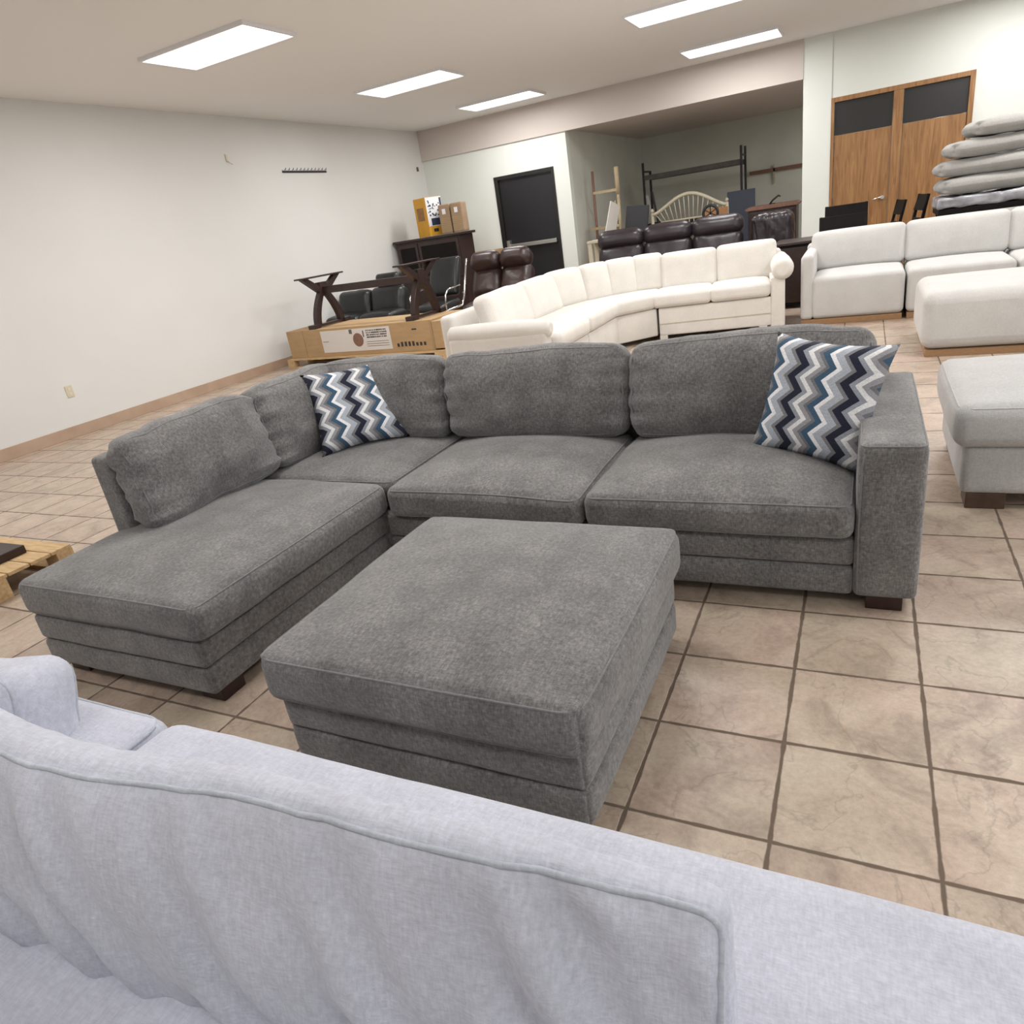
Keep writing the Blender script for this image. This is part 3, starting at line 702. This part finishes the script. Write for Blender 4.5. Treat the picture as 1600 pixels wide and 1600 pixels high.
xleg(.03); xleg(1.66)
MB().span((.03, -.03, .41), (1.66, .03, .50), .005).build('stretcher', M['darkwood'], tr)

# ------------------------------------------------------------------ cabinet and cartons in the far left corner
cb = thing('cabinet', 'tall dark espresso cabinet in the far left corner with cartons on top', 'cabinet', (-6.12, 8.76, 0))
MB().span((-.62, -.24, .05), (.62, .24, 1.35), .006).build('body', M['darkwood'], cb)
MB().span((-.67, -.28, 1.35), (.67, .27, 1.39), .008).build('top', M['darkwood'], cb)
MB().span((-.64, -.255, 0), (.64, .25, .06), .006).build('plinth', M['darkwood'], cb)
for x0, x1 in ((-.60, -.20), (-.18, .60)):
    p_ = MB().span((x0, -.258, .72), (x1, -.24, 1.32), .008).build('door', M['darkwood'], cb)
    MB().span((x0+.05, -.262, .78), (x1-.05, -.256, 1.26), .003).build('panel', M['blackwood'], p_)
for x0, x1 in ((-.60, -.01), (.01, .60)):
    p_ = MB().span((x0, -.258, .10), (x1, -.24, .68), .008).build('door', M['darkwood'], cb)
    MB().cyl((x1-.05, -.27, .45), .014, .03, 12, 'y').build('knob', M['steel'], p_)
yb = thing('carton', 'yellow and white printed carton leaning on the cabinet beside two brown cartons', 'box', (-6.13, 8.80, 1.395), R(-22))
MB().span((-.20, -.17, 0), (.13, .17, .60), .004).build('carton', M['yellow'], yb)
MB().span((.13, -.165, .15), (.133, .165, .595)).build('white_print', M['white'], yb)
mb = MB(); random.seed(9)
for k in range(26):
    z = random.uniform(.3, .56); y = random.uniform(-.14, .10); mb.span((.1335, y, z), (.1345, y+random.uniform(.015, .04), z+random.uniform(.01, .03)))
mb.span((.1335, .12, .17), (.1345, .16, .58)).span((.1335, -.10, .16), (.1345, .16, .27))
mb.build('navy_print', M['navy'], yb)
MB().span((.131, -.08, .06), (.134, .02, .11)).build('logo', M['ink'], yb)
MB().span((-.14, -.172, .25), (.05, -.17, .45)).build('faded_print', M['ginger'], yb)
for i, x in enumerate((-5.80, -5.57)):
    t = thing('carton', 'brown banded upright carton on the cabinet, next to the yellow carton' if i == 0 else 'brown banded upright carton at the right end of the cabinet top', 'box', (x, 8.78, 1.395), R(8))
    MB().span((-.10, -.12, 0), (.10, .12, .45), .02).build('carton', M['card2'], t)
    MB().span((-.035, -.123, .30), (.025, -.119, .38)).build('label', M['white'], t)
    mb = MB()
    for k in range(8): mb.span((-.08, -.1225, .03+k*.028), (.08, -.119, .042+k*.028))
    mb.build('print_bands', M['card'], t)
t = thing('carton', 'brown carton with green printing against the back wall left of the black door', 'box', (-5.70, 9.72, 0))
MB().span((-.31, -.18, 0), (.31, .18, 1.015), .004).build('carton', M['card'], t)
MB().prism([(-.02, .80), (.14, .80), (.10, .90), (.05, .96), (.0, .88)], .003, 'y', -.183).build('green_print', M['green'], t)
MB().span((.14, -.183, .84), (.28, -.18, .98)).build('red_print', M['redpine'], t)

# ------------------------------------------------------------------ alcove contents
t = thing('bunk_bed_end', 'pale pine ladder-like bunk bed end standing at the left of the alcove', 'bed frame', (-3.62, 10.62, 0), R(0))
MB().tube([(-.235, 0, 0), (-.225, 0, 1.1), (-.215, 0, 2.02)], .024).build('post', M['redpine'], t)
MB().tube([(.22, 0, 0), (.215, 0, 1.6)], .028).tube([(.215, 0, 1.6), (.215, 0, 2.03)], .04).build('post', M['pine'], t)
for z in (1.67, 1.09, .5): MB().beam((-.225 if z > 1.2 else -.36, -.02, z), (.21, -.02, z), .03, .045, .004).build('rung', M['pine'], t)
MB().beam((-.15, .03, 0), (-.19, .03, 1.0), .05, .03).build('back_slat', M['pine'], t)
MB().beam((.15, .03, 0), (.15, .03, 1.5), .05, .03).build('back_slat', M['pine'], t)
t = thing('side_table', 'small cream wooden side table in front of the pine frame', 'table', (-3.42, 9.55, 0))
MB().span((-.19, -.2, .90), (.14, .2, .94), .006).build('tabletop', M['creamwood'], t)
for x in (-.15, .10):
    for y in (-.16, .16): MB().span((x-.035, y-.03, 0), (x+.035, y+.03, .90), .004).build('leg', M['creamwood'], t)
o = MB().beam((0, 0, 0), (.10, .25, .62), .02, .26, .01).build('white_board', M['label'], None, (-3.42, 10.25, .86)); tag(o, 'whitish board leaning inside the pine frame', 'board')
o.location = (-3.48, 10.08, .835); 
t = thing('support_table', 'low plain table under the whitish board and black picture', 'table', (-3.25, 10.25, 0))
MB().span((-.28, -.25, .76), (.45, .22, .79), .004).build('tabletop', M['concrete'], t)
for x in (-.26, .41):
    for y in (-.21, .18): MB().span((x-.02, y-.02, 0), (x+.02, y+.02, .76)).build('leg', M['concrete'], t)
o = MB().box((0, 0, .29), (.40, .03, .56), Euler((R(-8), R(6), R(-6))), .004).build('framed_picture', M['black'], None, (-3.05, 10.40, .80)); tag(o, 'black framed panel leaning beside the pine frame', 'picture')
t = thing('metal_strip', 'pale grey flat bars leaning in the alcove next to the black panel', 'bar', (-2.98, 11.2, 0))
MB().beam((.16, 0, .0), (-.10, .1, 1.50), .05, .02).build('bar', M['steel'], t)
MB().beam((.26, 0, .0), (.0, .1, 1.55), .04, .02).build('bar', M['black'], t)
# steel shelf rack
t = thing('steel_rack', 'black slotted-angle steel rack against the alcove back wall', 'shelf rack', (-2.57, 13.2, 0))
for x in (-.98, .90):
    for y in (-.27, .27):
        MB().span((x-.02, y-.02, 0), (x+.02, y+.02, 2.12 if (x < 0) == (y < 0) or x > 0 else 1.98)).build('post', M['black'], t)
for z in (1.80, .9):
    for y in (-.27, .27): MB().span((-.98, y-.012, z), (.90, y+.012, z+.09)).build('beam', M['concrete'] if z > 1 else M['black'], t)
    MB().span((-.96, -.25, z+.03), (.88, .25, z+.05)).build('shelf', M['black'], t)
for x in (-.98, .90): MB().span((x-.01, -.27, 1.95), (x+.01, .27, 1.98)).build('cross_brace', M['black'], t)
# slate panel behind headboard
o = MB().span((-.25, -.02, 0), (.25, .02, 1.35), .004).build('storage_panel', M['slate'], None, (-1.62, 12.4, 0), (R(-4), 0, 0)); tag(o, 'dark slate blue panel standing behind the right end of the headboard', 'panel')
# arched spindle headboard
t = thing('headboard', 'cream arched spindle headboard standing behind the dark leather sofa', 'headboard', (-2.28, 11.0, 0), R(0))
hw = .64
for s_ in (-1, 1):
    MB().tube([(s_*hw, 0, 0), (s_*hw, 0, 1.20)], .026, 12).tube([(s_*hw, 0, 1.20), (s_*hw, 0, 1.235), (s_*hw, 0, 1.27)], [.012, .03, .01], 12).build('post', M['creamwood'], t)
arc = []
for k in range(25):
    u = -1+k/12; z = 1.17+.255*max(0, math.cos(u*math.pi/2))**1.0 if abs(u) < 1 else 1.17
    z = 1.165+.265*(.5+.5*math.cos(u*math.pi))**.75
    arc.append((u*hw, 0, z))
MB().tube(arc, .030, 8).build('arched_rail', M['creamwood'], t)
MB().tube([(-hw*.78, 0, 1.03), (hw*.78, 0, 1.03)], .016).build('mid_rail', M['creamwood'], t)
MB().tube([(-hw, 0, .90), (hw, 0, .90)], .028).build('lower_rail', M['creamwood'], t)
for k in range(15):
    u = -.93+1.86*k/14; zt = 1.165+.265*(.5+.5*math.cos(u*math.pi))**.75
    MB().tube([(u*hw*.80, 0, 1.03), (u*hw, 0, zt)], .008, 6).build('spindle', M['creamwood'], t)
for k in range(13):
    x = -hw*.74+hw*1.48*k/12; MB().tube([(x, 0, .91), (x, 0, 1.03)], .008, 6).build('short_spindle', M['creamwood'], t)
# orange-brown board and black wheel in front of it
o = MB().span((-.19, -.015, 0), (.19, .015, 1.14), .004).build('brown_board', M['ginger'], None, (-1.78, 10.72, 0), (R(-3), 0, 0)); tag(o, 'orange-brown board leaning at the right end of the cream headboard', 'board')
t = thing('wheel', 'black spoked wheel with a white tag in front of the cream headboard', 'wheel', (-1.80, 10.35, 0))
ring = [(.115*math.cos(R(a)), 0, 1.08+.115*math.sin(R(a))) for a in range(0, 360, 15)]
MB().tube(ring, .022, 8, True).build('rim', M['black'], t)
for k in range(3):
    a = R(30+60*k); MB().beam((-.11*math.cos(a), 0, 1.08-.11*math.sin(a)), (.11*math.cos(a), 0, 1.08+.11*math.sin(a)), .015, .015).build('spoke', M['black'], t)
MB().span((-.012, -.03, .93), (.012, -.02, 1.05)).build('tag', M['white'], t)
MB().tube([(0, 0.01, 0), (0, 0.01, 1.08)], .014).cyl((0, .01, .01), .14, .02).build('stand', M['black'], t)
# dark dresser, rod, beige chair
t = thing('dresser', 'dark reddish-brown dresser at the right side of the alcove', 'dresser', (-.93, 11.3, 0))
MB().span((-.38, -.25, 0), (.38, .25, 1.0), .01).build('body', M['darkwood'], t)
MB().prism([(-.40, 1.0), (.40, 1.0), (.43, 1.03), (.38, 1.06), (-.36, 1.06), (-.43, 1.03)], .55, 'y', -.28, .004).build('top', M['redpine'], t)
for z in (.1, .40, .70):
    q_ = MB().span((-.34, -.265, z), (.34, -.25, z+.26), .006).build('drawer', M['darkwood'], t)
    for x in (-.18, .18): MB().cyl((x, -.275, z+.13), .014, .03, 10, 'y').build('knob', M['steel'], q_)
o = MB().tube([(0, 0, 0), (.05, 0, .06), (.14, 0, .12), (.17, 0, .10)], .014).tube([(.02, 0, 0), (.09, 0, 0)], .014).build('bent_handle', M['black'], None, (-.98, 11.2, 1.06)); tag(o, 'black bent metal handle lying on the dark dresser', 'handle')
t = thing('dining_chair', 'beige upholstered chair back seen between leather sofa and white pier', 'chair', (-.43, 8.75, 0), R(50))
soft('backrest', (.36, .52, .07), .03, M['taupe'], t, (0, .2, .68), (R(80), 0, 0), crown=.01, n=18)
soft('seat', (.44, .44, .08), .03, M['taupe'], t, (0, 0, .40), n=16)
for x in (-.18, .18):
    for y in (-.18, .18): MB().beam((x, y, 0), (x, y, .40), .035, .035).build('leg', M['blackwood'], t)
# dark low cabinet between the sofas
t = thing('cabinet', 'dark brown low cabinet between cream and ivory sectionals', 'cabinet', (-.26, 7.0, 0))
MB().span((-.16, -.28, .04), (.22, .28, .70), .006).build('body', M['blackwood'], t)
MB().span((-.19, -.31, .70), (.25, .31, .73), .006).build('top', M['darkwood'], t)
dd = MB().span((-.14, -.295, .07), (.20, -.28, .67), .004).build('door', M['darkwood'], t)
MB().cyl((-.09, -.305, .4), .01, .02, 10, 'y').build('knob', M['steel'], dd)

# ------------------------------------------------------------------ dark dining chairs, right
def chair(label, x, y, rz, w_=.50, top=.86, seat=.46, lean=8):
    t = thing('dining_chair', label, 'chair', (x, y, 0), rz, 'dark wooden dining chairs')
    MB().box((0, .23+.05, top-.09), (w_, .025, .18), Euler((R(-lean), 0, 0)), .006).build('top_rail', M['blackwood'], t)
    MB().box((0, .24, top-.28), (w_-.06, .018, .05), Euler((R(-lean), 0, 0)), .004).build('back_slat', M['blackwood'], t)
    for s_ in (-1, 1):
        MB().beam((s_*(w_/2-.02), .20, 0), (s_*(w_/2-.02), .20, .45), .035, .035).beam((s_*(w_/2-.02), .20, .45), (s_*(w_/2-.02), .30, top), .03, .03).build('rear_leg', M['blackwood'], t)
        MB().beam((s_*(w_/2-.03), -.20, 0), (s_*(w_/2-.03), -.20, .42), .035, .035).build('front_leg', M['blackwood'], t)
    soft('seat', (w_, .44, .06), .025, M['leather_b'], t, (0, 0, seat-.06), crown=.01, n=14)
    return t
chair('dark wooden dining chair with wide top rail, nearest behind the ivory sectional', .245, 7.45, R(2), .53, .90)
chair('dark wooden dining chair just behind the nearest one, its top rail higher', .26, 8.15, R(2), .50, .99)
chair('dark chair turned sideways in front of the oak double door', .60, 8.82, R(-78), .40, .94, lean=14)
chair('dark chair turned sideways next to the plastic-wrapped table', .80, 8.02, R(-78), .38, 1.0, lean=16)

# ------------------------------------------------------------------ wrapped table with stacked pillows
t = thing('wrapped_table', 'dark table wrapped in clear plastic under the stack of grey pillows', 'table', (1.78, 7.15, 0))
MB().span((-.62, -.30, .80), (.75, .45, .86), .01).build('tabletop', M['blackwood'], t)
for x in (-.56, .69):
    for y in (-.25, .40): MB().span((x-.03, y-.03, 0), (x+.03, y+.03, .80)).build('leg', M['blackwood'], t)
soft('plastic_wrap', (1.40, .80, .11), .03, M['wrap'], t, (.065, .075, .862), n=40, wr=.03, wscale=8, seed=121, crown=.0)
MB().cyl((.16, -.35, .93), .055, .006, 24, 'y').build('green_sticker', M['green'], t)
PZ = [.992, 1.162, 1.332, 1.502]
PLs = ['grey pillow at the bottom of the stack on the wrapped table', 'grey pillow second from the bottom of the stack by the oak door', 'grey pillow third from the bottom of the stack by the oak door', 'grey pillow on top of the stack by the oak door']
for i, z in enumerate(PZ):
    def tip(q, u, v, s):
        f = max(0, abs(u)-.55)/.45; q.z = .083+(q.z-.083)*(1-.28*f*f); return q
    o = soft('pillow', (1.22, .62, .166), .08, M['bedgrey'], None, (1.76+(.0, -.03, .05, .22)[i], 7.15, z-.005), (0, 0, R((2, -2, 3, 6)[i])), n=34, bulge=.02, wr=.010, wscale=3, seed=130+i, deform=tip, rxy=.14)
    tag(o, PLs[i], 'pillow', 'stacked grey pillows')

# ------------------------------------------------------------------ pallet at left with dark board
pallet('wooden_pallet', 'pale pine pallet at the left edge beside the chaise', (-4.42, -1.02, 0), 0, 1.08, .80, .125)
o = MB().span((0, 0, 0), (.88, .45, .045), .006).build('wooden_board', M['darkwood'], None, (-4.40, -.80, .126), (0, 0, 0)); tag(o, 'dark wooden tabletop leaf lying on the pallet at the left edge', 'board')
